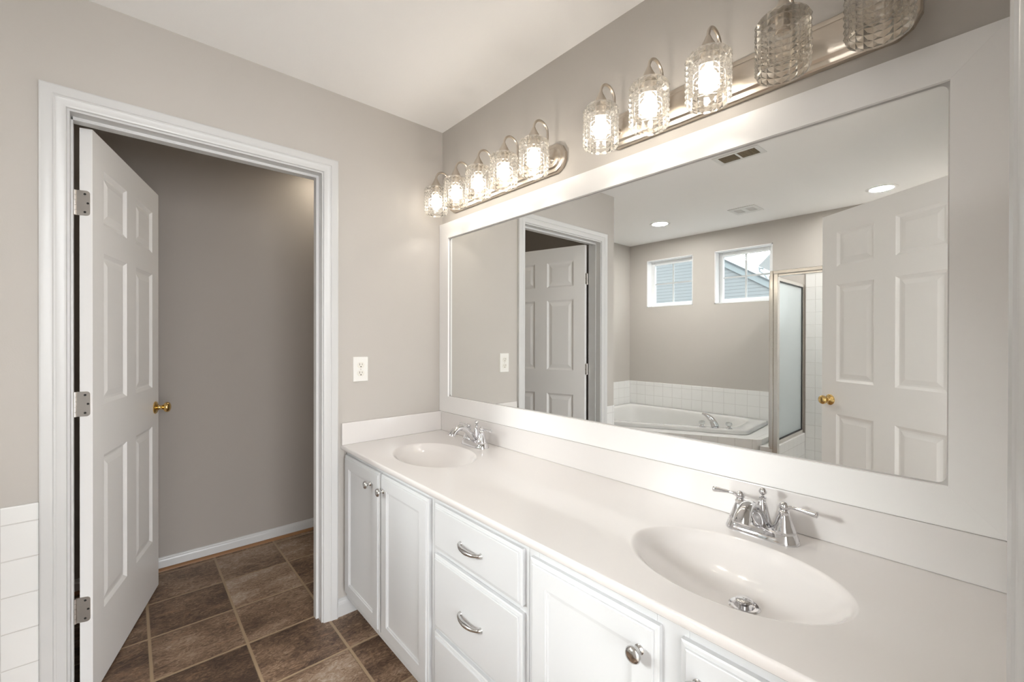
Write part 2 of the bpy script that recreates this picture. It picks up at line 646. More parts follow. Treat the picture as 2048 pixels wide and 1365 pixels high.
# ---- baseboards
BP = [(0, 0), (.012, 0), (.012, .040), (.010, .047), (.006, .052), (.005, .058), (0, .060)]
m = MB().prism(BP, lambda a, b, t: (-1.064 + a, t, b + .012), -1.51, 0)
struct('baseboard_toilet', m, M['trim'], 'low white baseboard along the toilet room wall', 'baseboard')
QR = [(0, 0), (.016, 0), (.015, .006), (.011, .011), (.006, .014), (0, .015)]
m = MB().prism(QR, lambda a, b, t: (-1.052 + a, t, b), -1.51, 0)
struct('trim_5', m, M['wood'], 'thin brown wooden shoe moulding below the toilet room baseboard', 'shoe moulding')
m = MB().prism(BP, lambda a, b, t: (a, t, b * 1.35), -.574, -.45)
struct('baseboard_left', m, M['trim'], 'short white baseboard between doorway casing and vanity', 'baseboard')

# ---- wall tile
def tile_slab(name, mb, mat, label):
    return struct(name, mb, mat, label, 'wall tile', bevel=.004)


m = MB().box(0, .009, -1.62, -1.514, 0, .772)
tile_slab('trim_6', m, M['tile_y'], 'white square wall tile left of the doorway casing')
tile_slab('trim_7', MB().box(-.94, .79, YB, YB + .010, .40, .80), M['tile_x'], 'white tile splash along the wall behind the tub')
tile_slab('trim_8', MB().box(-.95, -.94, YB, -1.63, .40, .80), M['tile_y'], 'white tile splash on the short wall at the tub end')
tile_slab('trim_9', MB().box(.89, XC2, YB, YB + .010, 0, 1.925), M['tile_x'], 'tall white tile on the shower back wall')
tile_slab('trim_10', MB().box(XC2 - .010, XC2, YB + .01, -2.42, 0, 1.925), M['tile_y'], 'tall white tile on the shower side wall')
struct('wall_knee', MB().box(.79, .89, YB, -2.47, 0, .455), M['tile_y'], 'low white tiled wall between tub and shower', 'half wall', bevel=.004)
struct('shower_curb', MB().box(.89, XC2, -2.53, -2.43, 0, .10), M['tile_x'], 'white tiled curb below the shower opening', 'curb', bevel=.006)

# ---- windows over the tub
for i, (x0, x1, z0, z1) in enumerate(WIN):
    wd = thing('window_%d' % (i + 1), ('small white four-light window showing only grey siding', 'small white four-light window showing a roof edge and sky')[i], 'window',
               ((x0 + x1) / 2, YB - .1, z0), kind='structure')
    og = wd.location
    t = .010
    m = MB()
    m.box(x0, x0 + t, YB - .10, YB + .002, z0, z1); m.box(x1 - t, x1, YB - .10, YB + .002, z0, z1)
    m.box(x0, x1, YB - .10, YB + .002, z0, z0 + t); m.box(x0, x1, YB - .10, YB + .002, z1 - t, z1)
    obj('window_reveal', m, M['vinylw'], wd, og)
    f = .052
    m = MB()
    ya, yb = YB - .125, YB - .085
    m.box(x0 + t, x0 + f, ya, yb, z0 + t, z1 - t); m.box(x1 - f, x1 - t, ya, yb, z0 + t, z1 - t)
    m.box(x0 + f, x1 - f, ya, yb, z0 + t, z0 + f); m.box(x0 + f, x1 - f, ya, yb, z1 - f, z1 - t)
    obj('window_frame', m, M['vinylw'], wd, og, bevel=.004)
    m = MB()
    xm, zm = (x0 + x1) / 2, (z0 + z1) / 2
    m.box(xm - .008, xm + .008, YB - .112, YB - .098, z0 + f, z1 - f)
    m.box(x0 + f, x1 - f, YB - .111, YB - .099, zm - .008, zm + .008)
    obj('muntin', m, M['muntin'], wd, og)
    obj('window_pane', MB().box(x0 + f, x1 - f, YB - .107, YB - .103, z0 + f, z1 - f), M['pane'], wd, og)


# ------------------------------------------------------------------ panelled slabs
def panel_face(b, w, h, cells, rings, y0, sgn, fl):
    """front face of a slab in the local x-z plane at y=y0; cells = (x0,x1,z0,z1) moulded by rings of (inset, depth)"""
    xs = sorted({0, w, *[c[0] for c in cells], *[c[1] for c in cells]})
    zs = sorted({0, h, *[c[2] for c in cells], *[c[3] for c in cells]})
    vc = {}

    def V(x, z, d=0):
        k = (round(x, 5), round(z, 5), round(d, 5))
        if k not in vc:
            vc[k] = b.verts.new((x, y0 + sgn * d, z))
        return vc[k]

    def F(vs):
        b.faces.new(vs if fl else vs[::-1])
    for i in range(len(xs) - 1):
        for j in range(len(zs) - 1):
            q = (xs[i], xs[i + 1], zs[j], zs[j + 1])
            hit = next((c for c in cells if c[0] <= q[0] + 1e-6 and c[1] >= q[1] - 1e-6 and c[2] <= q[2] + 1e-6 and c[3] >= q[3] - 1e-6), None)
            if hit is None:
                F([V(q[0], q[2]), V(q[1], q[2]), V(q[1], q[3]), V(q[0], q[3])])
    for (a, c, d, e) in cells:
        prev = [V(a, d), V(c, d), V(c, e), V(a, e)]
        for ins, dep in rings:
            cur = [b.verts.new((x, y0 + sgn * dep, z)) for x, z in ((a + ins, d + ins), (c - ins, d + ins), (c - ins, e - ins), (a + ins, e - ins))]
            for k in range(4):
                F([prev[k], prev[(k + 1) % 4], cur[(k + 1) % 4], cur[k]])
            prev = cur
        F(prev)
    return vc


def six_panel_leaf(w=.785, h=2.039, t=.035):
    cols = [(.097, .336), (.450, .684)]
    rows = [(.267, .848), (1.042, 1.612), (1.719, 1.923)]
    cells = [(c[0], c[1], r[0], r[1]) for c in cols for r in rows]
    rings = [(.004, .003), (.014, .009), (.022, .009), (.046, .0035)]
    m = MB()
    panel_face(m.b, w, h, cells, rings, 0, 1, True)
    panel_face(m.b, w, h, cells, rings, t, -1, False)
    for pts in (((0, 0, 0), (0, t, 0), (0, t, h), (0, 0, h)), ((w, 0, 0), (w, 0, h), (w, t, h), (w, t, 0)), ((0, 0, 0), (w, 0, 0), (w, t, 0), (0, t, 0)), ((0, 0, h), (0, t, h), (w, t, h), (w, 0, h))):
        m.poly(pts)
    bmesh.ops.remove_doubles(m.b, verts=m.b.verts, dist=1e-5)
    return m


KNOB = [(.001, .0), (.031, .0), (.032, .004), (.027, .009), (.016, .012), (.011, .018), (.0105, .030), (.017, .037), (.025, .044), (.0265, .052), (.023, .060), (.014, .0645), (.001, .066)]


def door_knob(parent, x, z, t=.035):
    k = obj('door_knob', MB().lathe(KNOB, (x, 0, z), (0, -1, 0), 40), M['brass'], parent, smooth=True, angle=50)
    obj('door_knob', MB().lathe(KNOB, (x, t, z), (0, 1, 0), 40), M['brass'], parent, smooth=True, angle=50)
    m = MB().box(.784, .7865, .006, .029, z - .028, z + .028)
    obj('latch_plate', m, M['brass'], parent)
    return k


def hinge(parent, z):
    """leaf plate let into the hinge edge (local x=0), pin at the back face"""
    m = MB()
    hh, r = .0445, .011
    ya, yb = .006, .046
    pts = [(yb, z - hh), (yb, z + hh)]
    for cx, cz, a0 in ((ya + r, z + hh - r, 90), (ya + r, z - hh + r, 180)):
        for k in range(7):
            a = R(a0 + k * 15)
            pts.append((cx + r * math.cos(a), cz + r * math.sin(a)))
    m.prism(pts, lambda a, b, t: (t, a, b), -.0022, .0006)
    h_ = obj('hinge', m, M['satin'], parent)
    m = MB()
    for k in range(5):
        z0 = z - hh + k * hh * 2 / 5
        m.lathe([(.0065, 0), (.0065, hh * 2 / 5 - .001)], (-.001, .048, z0), (0, 0, 1), 16)
    obj('hinge_pin', m, M['satin'], h_, smooth=True)
    m = MB()
    for dy, dz in ((.020, .032), (.012, 0), (.020, -.032)):
        m.lathe([(.0038, 0), (.0034, .001), (.0008, .0006)], (-.0022, dy, z + dz), (-1, 0, 0), 12)
    obj('hinge_screw', m, M['dark'], h_)


def door(name, label, loc, ang, hinges):
    d = thing(name, label, 'door', loc, ang, kind='structure')
    obj('door_leaf', six_panel_leaf(), M['door'], d)
    door_knob(d, .725, .937)
    for z in hinges:
        hinge(d, z)
    return d


# local x = along the leaf from its hinge edge, local -y = the face we see
door('door_1', 'white six-panel door standing open into the toilet room', (-.115, -1.396, .008), math.atan2(.27, -.963), (1.772, 1.055, .32))
# flip so that the visible face (local y=0) looks to +y of the room
d1 = bpy.data.objects['door_1']
d2 = thing('door_2', 'white six-panel entry door seen in the mirror, brass knob', 'door', (1.972, -1.453, .012), math.atan2(-.572, -.82), kind='structure')
obj('door_leaf', six_panel_leaf(), M['door'], d2)
door_knob(d2, .725, .927)

# ------------------------------------------------------------------ wall mirror
mir = thing('wall_mirror', 'wide wall mirror in a flat white board frame above the vanity', 'mirror', (1.027, 0, .905))
og = mir.location
fx0, fx1, fz0, fz1 = .002, 2.060, .905, 1.925
ox0, ox1, oz0, oz1 = .085, 1.976, .990, 1.8405


def rrect(x0, x1, z0, z1, r, n=6):
    pts = []
    for cx, cz, a0 in ((x1 - r, z1 - r, 0), (x0 + r, z1 - r, 90), (x0 + r, z0 + r, 180), (x1 - r, z0 + r, 270)):
        for k in range(n + 1):
            a = R(a0 + 90 * k / n)
            pts.append((cx + r * math.cos(a), cz + r * math.sin(a)))
    return pts


for nm, pts in (('top', [(fx0, fz1), (fx1, fz1), (ox1, oz1), (ox0, oz1)]), ('bottom', [(fx0, fz0), (ox0, oz0), (ox1, oz0), (fx1, fz0)]),
                ('left', [(fx0, fz0), (fx0, fz1), (ox0, oz1), (ox0, oz0)]), ('right', [(fx1, fz0), (ox1, oz0), (ox1, oz1), (fx1, fz1)])):
    g = .0001
    cx = sum(p[0] for p in pts) / 4
    cz = sum(p[1] for p in pts) / 4
    pts = [(x + (g if x < cx else -g) * (nm in ('top', 'bottom')), z + (g if z < cz else -g) * (nm in ('left', 'right'))) for x, z in pts]
    m = MB().prism(pts, lambda a, b, t: (a, t, b), -.0195, -.001)
    obj('frame_board', m, M['frame'], mir, og)
# caulk fillet: thin inner lip with rounded corners
outer = rrect(ox0 - .004, ox1 + .004, oz0 - .004, oz1 + .004, .012)
inner = rrect(ox0 + .003, ox1 - .003, oz0 + .003, oz1 - .003, .016)
m = MB().loft([[(a, -.0125, b) for a, b in outer], [(a, -.0065, b) for a, b in inner], [(a, -.0062, b) for a, b in inner]], False, False)
obj('caulk_bead', m, M['caulk'], mir, og, smooth=True)
obj('mirror_glass', MB().box(ox0 - .02, ox1 + .02, -.006, -.002, oz0 - .02, oz1 + .02), M['mirror'], mir, og)

# ------------------------------------------------------------------ vanity cabinets
YF = -.532          # face frame plane
DY = .018           # door thickness
ZB, ZT = .080, .779


def front_panel(x0, x1, z0, z1, kind):
    """door with recessed centre panel, or flat drawer front; both with a routed outer edge. World coords"""
    w, h = x1 - x0, z1 - z0
    m = MB()
    e = .011
    # body behind the routed edge
    rings = [[(0, DY, 0), (w, DY, 0), (w, DY, h), (0, DY, h)],
             [(0, .0075, 0), (w, .0075, 0), (w, .0075, h), (0, .0075, h)],
             [(.003, .0055, .003), (w - .003, .0055, .003), (w - .003, .0055, h - .003), (.003, .0055, h - .003)],
             [(e - .001, .0045, e - .001), (w - e + .001, .0045, e - .001), (w - e + .001, .0045, h - e + .001), (e - .001, .0045, h - e + .001)],
             [(e, .001, e), (w - e, .001, e), (w - e, .001, h - e), (e, .001, h - e)],
             [(e + .002, 0, e + .002), (w - e - .002, 0, e + .002), (w - e - .002, 0, h - e - .002), (e + .002, 0, h - e - .002)]]
    if kind == 'door':
        s = .056
        for ins, d in ((s, 0), (s + .0015, .003), (s + .006, .0035), (s + .0075, .0065), (s + .013, .007)):
            rings.append([(ins, d, ins), (w - ins, d, ins), (w - ins, d, h - ins), (ins, d, h - ins)])
    m.loft(rings)
    m.xf(lambda x, y, z: (x0 + x, YF - DY + y, z0 + z))
    return m


CKNOB = [(.001, 0), (.0095, 0), (.0100, .002), (.0065, .0045), (.0050, .009), (.0055, .014), (.0110, .0175), (.0155, .021), (.0165, .0245), (.0145, .0285), (.0085, .031), (.001, .0318)]


def cab_knob(x, z, parent, org):
    obj('knob', MB().lathe(CKNOB, (x, YF - DY, z), (0, -1, 0), 36), M['satin_c'], parent, org, smooth=True, angle=60)


def bow_pull(x, z, parent, org):
    y = YF - DY
    pts = spline([(x - .050, y + .001, z, .0075), (x - .049, y - .006, z, .0060), (x - .041, y - .0125, z - .0005, .0052), (x - .024, y - .0180, z - .0015, .0064), (x, y - .0200, z - .002, .0074),
                  (x + .024, y - .0180, z - .0015, .0064), (x + .041, y - .0125, z - .0005, .0052), (x + .049, y - .006, z, .0060), (x + .050, y + .001, z, .0075)], 6)
    m = MB().tube([p[:3] for p in pts], [p[3] for p in pts], 16, 1.0)
    obj('pull', m, M['satin_c'], parent, org, smooth=True, angle=70)


M['satin_c'] = plain('satin_chrome', (.62, .61, .60, 1), .16, 1)


def cabinet(name, label, x0, x1, rails):
    """carcass with a face frame; rails = (stiles, openings) left dark between"""
    t = thing(name, label, 'cabinet', ((x0 + x1) / 2, -.27, 0), group='vanity base cabinets')
    og = t.location
    m = MB()
    m.box(x0, x0 + .016, -.514, -.004, ZB, ZT)
    m.box(x1 - .016, x1, -.514, -.004, ZB, ZT)
    m.box(x0 + .016, x1 - .016, -.514, -.004, ZB, ZB + .016)
    m.box(x0 + .016, x1 - .016, -.012, -.004, ZB, ZT)
    obj('carcass', m, M['cab'], t, og)
    m = MB()
    for a, b, c, d in rails:
        m.box(a, b, YF, -.514, c, d)
    obj('face_frame', m, M['cab'], t, og, bevel=.001)
    obj('toe_kick', MB().box(x0, x1, -.46, -.445, 0, ZB), M['cab'], t, og)
    return t, og


XL0, XL1, XD1, XR1 = .012, .792, 1.250, 2.055
# left sink base: two doors
t, og = cabinet('sink_cabinet', 'white two-door sink cabinet beside the doorway casing', XL0, XL1,
                [(XL0, XL0 + .035, ZB, ZT), (XL1 - .035, XL1, ZB, ZT), (XL0 + .035, XL1 - .035, .735, ZT), (XL0 + .035, XL1 - .035, ZB, .13)])
for a, b, kx in ((.022, .396, .360), (.407, .775, .440)):
    d = obj('cabinet_door', front_panel(a, b, .112, .757, 'door'), M['cab'], t, og)
    cab_knob(kx - .040 if kx < .4 else kx, .697, d, og)
# drawer base
t, og = cabinet('drawer_cabinet', 'white three-drawer cabinet in the middle of the vanity', XL1 + .001, XD1,
                [(XL1 + .001, XL1 + .036, ZB, ZT), (XD1 - .035, XD1, ZB, ZT), (XL1 + .036, XD1 - .035, .745, ZT), (XL1 + .036, XD1 - .035, .590, .628), (XL1 + .036, XD1 - .035, .330, .365), (XL1 + .036, XD1 - .035, ZB, .13)])
for z0, z1, hz in ((.610, .757, .680), (.350, .590, .468), (.112, .333, .222)):
    d = obj('drawer_front', front_panel(.811, 1.236, z0, z1, 'drawer'), M['cab'], t, og)
    bow_pull(1.020, hz, d, og)
# right sink base
t, og = cabinet('sink_cabinet', 'white two-door sink cabinet below the nearer basin', XD1 + .001, XR1,
                [(XD1 + .001, XD1 + .036, ZB, ZT), (XR1 - .035, XR1, ZB, ZT), (1.607, 1.672, ZB, ZT), (XD1 + .036, 1.607, .735, ZT), (1.672, XR1 - .035, .735, ZT), (XD1 + .036, 1.607, ZB, .13), (1.672, XR1 - .035, ZB, .13)])
for a, b, kx in ((1.266, 1.618, 1.580), (1.661, 2.014, 1.697)):
    d = obj('cabinet_door', front_panel(a, b, .112, .750, 'door'), M['cab'], t, og)
    cab_knob(kx, .690, d, og)

# ------------------------------------------------------------------ countertop with integral basins
CX0, CX1, CY0, CY1, CZ, CT = .001, 2.059, -.557, -.001, .801, .022
SA, SB, SY = .226, .160, -.315
SINKS = (.430, 1.652)
ct = thing('vanity_countertop', 'long glossy white vanity top with two oval basins', 'countertop', (1.025, -.28, CZ - CT))
og = ct.location
NSEG = 72


def ell(cx, k, z, n=NSEG, dx=0, dy=0):
    return [(cx + dx + SA * k * math.cos(2 * math.pi * i / n), SY + dy + SB * k * math.sin(2 * math.pi * i / n), z) for i in range(n)]


m = MB()
b = m.b
top = []
# top surface: each half of the counter is a ring from its ellipse to its rectangle
half = [(CX0, (SINKS[0] + SINKS[1]) / 2), ((SINKS[0] + SINKS[1]) / 2, CX1)]
FR = CY0 + .005
for cx, (xa, xb) in zip(SINKS, half):
    ein = [b.verts.new(p) for p in ell(cx, 1.0, CZ)]
    out = []
    for i in range(NSEG):
        a = 2 * math.pi * i / NSEG
        dx, dy = SA * math.cos(a), SB * math.sin(a)
        s = 1e9
        if dx > 1e-9: s = min(s, (xb - cx) / dx)
        if dx < -1e-9: s = min(s, (xa - cx) / dx)
        if dy > 1e-9: s = min(s, (CY1 - SY) / dy)
        if dy < -1e-9: s = min(s, (FR - SY) / dy)
        out.append(b.verts.new((cx + dx * s, SY + dy * s, CZ)))
    for i in range(NSEG):
        j = (i + 1) % NSEG
        p, q = out[i].co, out[j].co
        b.faces.new((ein[i], out[i], out[j], ein[j]))
        # corner of the rectangle between two neighbouring rays
        cxr = xa if min(abs(p.x - xa), abs(q.x - xa)) < 1e-6 else xb if min(abs(p.x - xb), abs(q.x - xb)) < 1e-6 else None
        cyr = CY1 if min(abs(p.y - CY1), abs(q.y - CY1)) < 1e-6 else FR if min(abs(p.y - FR), abs(q.y - FR)) < 1e-6 else None
        if cxr is not None and cyr is not None and abs(p.x - q.x) > 1e-6 and abs(p.y - q.y) > 1e-6:
            b.faces.new((out[i], b.verts.new((cxr, cyr, CZ)), out[j]))
# rounded front edge, underside
prof = [(FR, CZ)] + [(FR - .005 * math.sin(R(a)), CZ - .005 + .005 * math.cos(R(a))) for a in (22, 45, 67, 90)] + [(CY0, CZ - CT + .003), (CY0 + .003, CZ - CT), (CY0 + .03, CZ - CT)]
m.loft([[(CX0, y, z) for y, z in prof], [(CX1, y, z) for y, z in prof]], False, False, closed=False)
for x in (CX0, CX1):
    m.poly([(x, y, z) for y, z in prof] + [(x, CY1, CZ - CT), (x, CY1, CZ)])
obj('counter_slab', m, M['marble'], ct, og, smooth=True, angle=50)
DRX, DRY, DEP = .030, .010, .080


def bowl(q):
    """depth fraction from the rim (0) to the drain (1): soft roll-over, then a dished wall"""
    e = min(q / .16, 1)
    return (1 - (1 - q) ** 2.3) * (e * e * (3 - 2 * e)) ** .55


for cx in SINKS:
    rings = []
    for k in range(0, 31):
        q = (k / 30) ** 1.35
        rings.append(ell(cx, 1 - q * .90, CZ - DEP * bowl(q), dx=DRX * q, dy=DRY * q))
    bm_ = MB().loft(rings, False, True)
    bs = obj('basin', bm_, M['marble'], ct, og, smooth=True, angle=180, recalc=False)
    dc = Vector((cx + DRX, SY + DRY, rings[-1][0][2]))
    dr = obj('drain', MB().lathe([(.0, .0005), (.019, .0005), (.021, .0025), (.028, .0035), (.031, .001), (.031, -.002)], dc, (0, 0, 1), 40, False, False), M['chrome'], bs, og, smooth=True)
m = MB()
m.box(.021, CX1, -.020, -.001, CZ, .9035)
obj('backsplash', m, M['marble'], ct, og, bevel=.003, seg=3)
m = MB().box(.001, .020, -.557, -.001, CZ, .9035)
obj('side_splash', m, M['marble'], ct, og, bevel=.003, seg=3)

# pop-up stoppers belong to the drains
for o in [o for o in bpy.data.objects if o.name.startswith('drain')]:
    cs = [v.co for v in o.data.vertices]
    c = sum(cs, Vector()) / len(cs)
    zz = min(v.z for v in cs) + .002
    st = MB().lathe([(.001, .0005), (.0105, .0005), (.0105, .010), (.0168, .012), (.0172, .0145), (.0150, .0165), (.001, .0175)], (c.x, c.y, zz), (0, 0, 1), 32)
    ob = obj('drain_stopper', st, M['chrome'], o.parent, smooth=True, angle=50)

# ------------------------------------------------------------------ faucets
def stadium(L, W, z, n=14):
    r = W / 2
    h = L / 2 - r
    pts = []
    for k in range(n + 1):
        a = R(-90 + 180 * k / n)
        pts.append((h + r * math.cos(a), r * math.sin(a), z))
    for k in range(n + 1):
        a = R(90 + 180 * k / n)
        pts.append((-h + r * math.cos(a), r * math.sin(a), z))
    return pts


def faucet(label, x, y):
    f = thing('faucet', label, 'faucet', (x, y, CZ), group='chrome basin faucets')
    m = MB().loft([stadium(.170, .064, 0), stadium(.170, .064, .004), stadium(.166, .060, .009), stadium(.158, .052, .020), stadium(.152, .046, .0235), stadium(.146, .041, .025)])
    obj('base', m, M['chrome'], f, smooth=True, angle=50)
    for s in (-1, 1):
        hx = s * .051
        m = MB().lathe([(.0255, .022), (.0262, .027), (.0250, .032), (.0208, .041), (.0168, .053), (.0132, .063), (.0115, .068), (.0125, .070), (.0125, .073), (.0098, .075), (.0090, .078)], (hx, 0, 0), (0, 0, 1), 36)
        h = obj('handle', m, M['chrome'], f, smooth=True, angle=50)
        m = MB()
        m.lathe([(.001, -.0118), (.006, -.0100), (.0105, -.0050), (.0118, 0), (.0105, .0050), (.006, .0100), (.001, .0118)], (hx, 0, .086), (0, 0, 1), 28)
        pts = spline([(hx + s * .006, 0, .086, .0062), (hx + s * .012, 0, .0865, .0052), (hx + s * .022, 0, .087, .0040), (hx + s * .040, 0, .0865, .0052), (hx + s * .058, 0, .0855, .0070), (hx + s * .066, 0, .085, .0078), (hx + s * .0695, 0, .0848, .0070), (hx + s * .071, 0, .0847, .003)], 4)
        m.tube([p[:3] for p in pts], [p[3] for p in pts], 18)
        obj('lever', m, M['chrome'], h, smooth=True, angle=60)
    m = MB()
    m.lathe([(.0230, .022), (.0235, .026), (.0200, .034), (.0165, .046), (.0140, .060), (.0120, .072), (.0100, .079), (.0085, .082)], (0, .006, 0), (0, 0, 1), 36)
    sp = spline([(0, -.004, .030, .0185, 0), (0, -.022, .052, .0170, 0), (0, -.045, .075, .0155, 0), (0, -.070, .090, .0148, 0), (0, -.093, .0935, .0155, 0), (0, -.112, .086, .0170, 0), (0, -.126, .073, .0186, 0), (0, -.132, .063, .0192, 0)], 6)
    m.tube([p[:3] for p in sp], [p[3] for p in sp], 24, .82)
    obj('spout', m, M['chrome'], f, smooth=True, angle=60)
    m = MB()
    m.tube([(0, .010, .078), (0, .010, .098)], .003, 12)
    m.lathe([(.0085, .090), (.0085, .093), (.0045, .095)], (0, .010, 0), (0, 0, 1), 20)
    m.lathe([(.001, -.0098), (.005, -.0084), (.0088, -.0043), (.0098, 0), (.0088, .0043), (.005, .0084), (.001, .0098)], (0, .010, .107), (0, 0, 1), 28)
    obj('lift_rod', m, M['chrome'], f, smooth=True, angle=60)
    return f


faucet('chrome two-lever faucet at the far basin by the door wall', .427, -.092)
faucet('chrome two-lever faucet behind the nearer basin', 1.645, -.092)

# ------------------------------------------------------------------ vanity light bars
def octo(cx, cz, hx, hz):
    """elongated plate outline with faceted round ends"""
    pts = []
    r = hz
    for a in (-75, -45, -15, 15, 45, 75):
        pts.append((cx + hx - r + r * 1.02 * math.cos(R(a)), cz + r * 1.03 * math.sin(R(a))))
    for a in (105, 135, 165, 195, 225, 255):
        pts.append((cx - hx + r + r * 1.02 * math.cos(R(a)), cz + r * 1.03 * math.sin(R(a))))
    return pts


SR, SZ0, SZ1, SYY = .0585, 1.932, 2.066, -.130
NC, NR = 20, 8


def shade_mesh():
    """pressed-glass cylinder: rows of pyramids outside, smooth inside, rounded lips"""
    m = MB()
    b = m.b
    r0, tip, ri = SR - .0035, SR + .0012, SR - .0075
    h = SZ1 - SZ0
    za, zb = -h / 2 + .006, h / 2 - .006
    grid = [[b.verts.new((r0 * math.cos(2 * math.pi * i / NC), r0 * math.sin(2 * math.pi * i / NC), za + (zb - za) * j / NR)) for i in range(NC)] for j in range(NR + 1)]
    for j in range(NR):
        for i in range(NC):
            a = 2 * math.pi * (i + .5) / NC
            z = za + (zb - za) * (j + .5) / NR
            c = b.verts.new((tip * math.cos(a), tip * math.sin(a), z))
            q = [grid[j][i], grid[j][(i + 1) % NC], grid[j + 1][(i + 1) % NC], grid[j + 1][i]]
            for k in range(4):
                b.faces.new((q[k], q[(k + 1) % 4], c))

    def ring(r, z):
        return [b.verts.new((r * math.cos(2 * math.pi * i / NC), r * math.sin(2 * math.pi * i / NC), z)) for i in range(NC)]

    def join(a, c):
        for i in range(NC):
            j = (i + 1) % NC
            b.faces.new((a[i], a[j], c[j], c[i]))
    # bottom lip -> inner wall -> top plate with the socket hole -> shoulder
    chain = [grid[0], ring(r0 - .001, -h / 2 + .001), ring(r0 - .003, -h / 2), ring(ri, -h / 2 + .002), ring(ri, h / 2 - .010), ring(ri - .004, h / 2 - .007), ring(.020, h / 2 - .006),
             ring(.020, h / 2 - .001), ring(r0 - .010, h / 2), ring(r0 - .003, h / 2 - .002), grid[NR]]
    nf = len(b.faces)
    for k, (p, q) in enumerate(zip(chain, chain[1:])):
        join(p, q)
        if 3 <= k <= 6:
            b.faces.ensure_lookup_table()
            for f in b.faces[-NC:]:
                f.material_index = 1
    return m


def light_bar(label, cx, lit):
    t = thing('vanity_light', label, 'wall light', (cx, 0, 1.967), group='five-shade vanity lights')
    oz = 1.967
    zc = 2.026 - oz
    m = MB()
    m.loft([[(a, -.0005, c) for a, c in octo(0, zc, .412, .058)], [(a, -.016, c) for a, c in octo(0, zc, .412, .058)], [(a, -.020, c) for a, c in octo(0, zc, .408, .054)],
            [(a, -.022, c) for a, c in octo(0, zc, .398, .046)], [(a, -.022, c) for a, c in octo(0, zc, .394, .042)], [(a, -.028, c) for a, c in octo(0, zc, .388, .036)], [(a, -.030, c) for a, c in octo(0, zc, .380, .030)]])
    obj('backplate', m, M['nickel'], t, smooth=True, angle=25)
    smesh = None
    for i in range(5):
        x = (i - 2) * .177
        z0 = 2.015 - oz
        m = MB()
        m.lathe([(.0125, 0), (.012, .004), (.007, .008), (.0055, .012)], (x, -.029, z0), (0, -1, 0), 20)
        arm = [(x, -.036, z0), (x, -.046, z0 + .003), (x, -.052, z0 + .012), (x, -.053, z0 + .030), (x, -.0535, z0 + .085)]
        for k in range(1, 12):
            a = math.pi - math.pi * k / 12
            arm.append((x, -.0917 - .0383 * math.cos(a), z0 + .098 + .040 * math.sin(a)))
        arm.append((x, -.130, z0 + .092))
        arm = spline(arm, 3)
        m.tube(arm, .0048, 14, up=(1, 0, 0))
        ar = obj('lamp_arm', m, M['nickel'], t, smooth=True, angle=60)
        m = MB().lathe([(.0065, .112), (.0085, .106), (.0150, .093), (.0225, .080), (.0265, .072), (.0270, .067), (.0180, .066), (.0150, .066), (.0150, .030), (.013, .028)], (x, SYY, 2.003 - oz), (0, 0, 1), 36)
        obj('socket_cup', m, M['nickel'], ar, smooth=True, angle=40)
        if smesh is None:
            sh = obj('glass_shade', shade_mesh(), M['glass'], t)
            smesh = sh.data
            smesh.materials.append(M['inner'])
        else:
            sh = bpy.data.objects.new('glass_shade', smesh)
            COL.objects.link(sh)
            sh.parent = t
        sh.location = (x, SYY, (SZ0 + SZ1) / 2 - oz)
        if i in lit:
            bz = 1.992 - oz
            m = MB().lathe([(.001, -.030), (.010, -.0275), (.019, -.021), (.0245, -.010), (.0255, 0), (.0225, .012), (.0165, .024), (.0130, .036), (.0125, .040)], (0, 0, bz - ((SZ0 + SZ1) / 2 - oz)), (0, 0, 1), 20)
            obj('light_bulb', m, M['bulb'], sh, smooth=True, angle=180)
            fl = bpy.data.lights.new('filament', 'POINT')
            fl.energy, fl.color, fl.shadow_soft_size = BULB_W, (1.0, .94, .86), .011
            fo = bpy.data.objects.new('filament', fl)
            COL.objects.link(fo)
            fo.location = (cx + x, SYY, 1.992)
    return t


light_bar('nickel bar of five lit glass shades nearest the door wall', .499, (0, 1, 2, 3, 4))
light_bar('nickel bar of glass shades nearer the camera, last two unlit', 1.523, (0, 1, 2))

# ------------------------------------------------------------------ wall outlet
ol = thing('wall_outlet', 'white duplex outlet on the greige wall above the side splash', 'outlet', (0, -.463, 1.152))
pl = rrect(-.0365, .0365, -.0595, .0595, .004)
pl2 = rrect(-.0335, .0335, -.0565, .0565, .004)
m = MB().loft([[(0, a, c) for a, c in pl], [(.003, a, c) for a, c in pl], [(.006, a, c) for a, c in pl2]])
obj('cover_plate', m, M['plastic'], ol, smooth=True, angle=25)
for dz in (-.0195, .0195):
    pts = []
    for k in range(28):
        a = 2 * math.pi * k / 28
        pts.append((.0172 * math.cos(a), max(-.0142, min(.0142, .0172 * math.sin(a))) + dz))
    m = MB().prism(pts, lambda a, c, t: (t, a, c), .0055, .0078)
    rc = obj('receptacle', m, M['ivory'], ol)
    m = MB()
    m.box(.0077, .0082, -.0075, -.0055, dz - .001, dz + .009)
    m.box(.0077, .0082, .0055, .0072, dz + .0005, dz + .008)
    m.lathe([(.0028, 0), (.0028, .0005)], (.0077, 0, dz - .0075), (1, 0, 0), 14)
    obj('slot', m, M['dark'], rc)
obj('cover_screw', MB().lathe([(.0032, 0), (.003, .001), (.001, .0012)], (.006, 0, 0), (1, 0, 0), 14), M['satin'], ol)

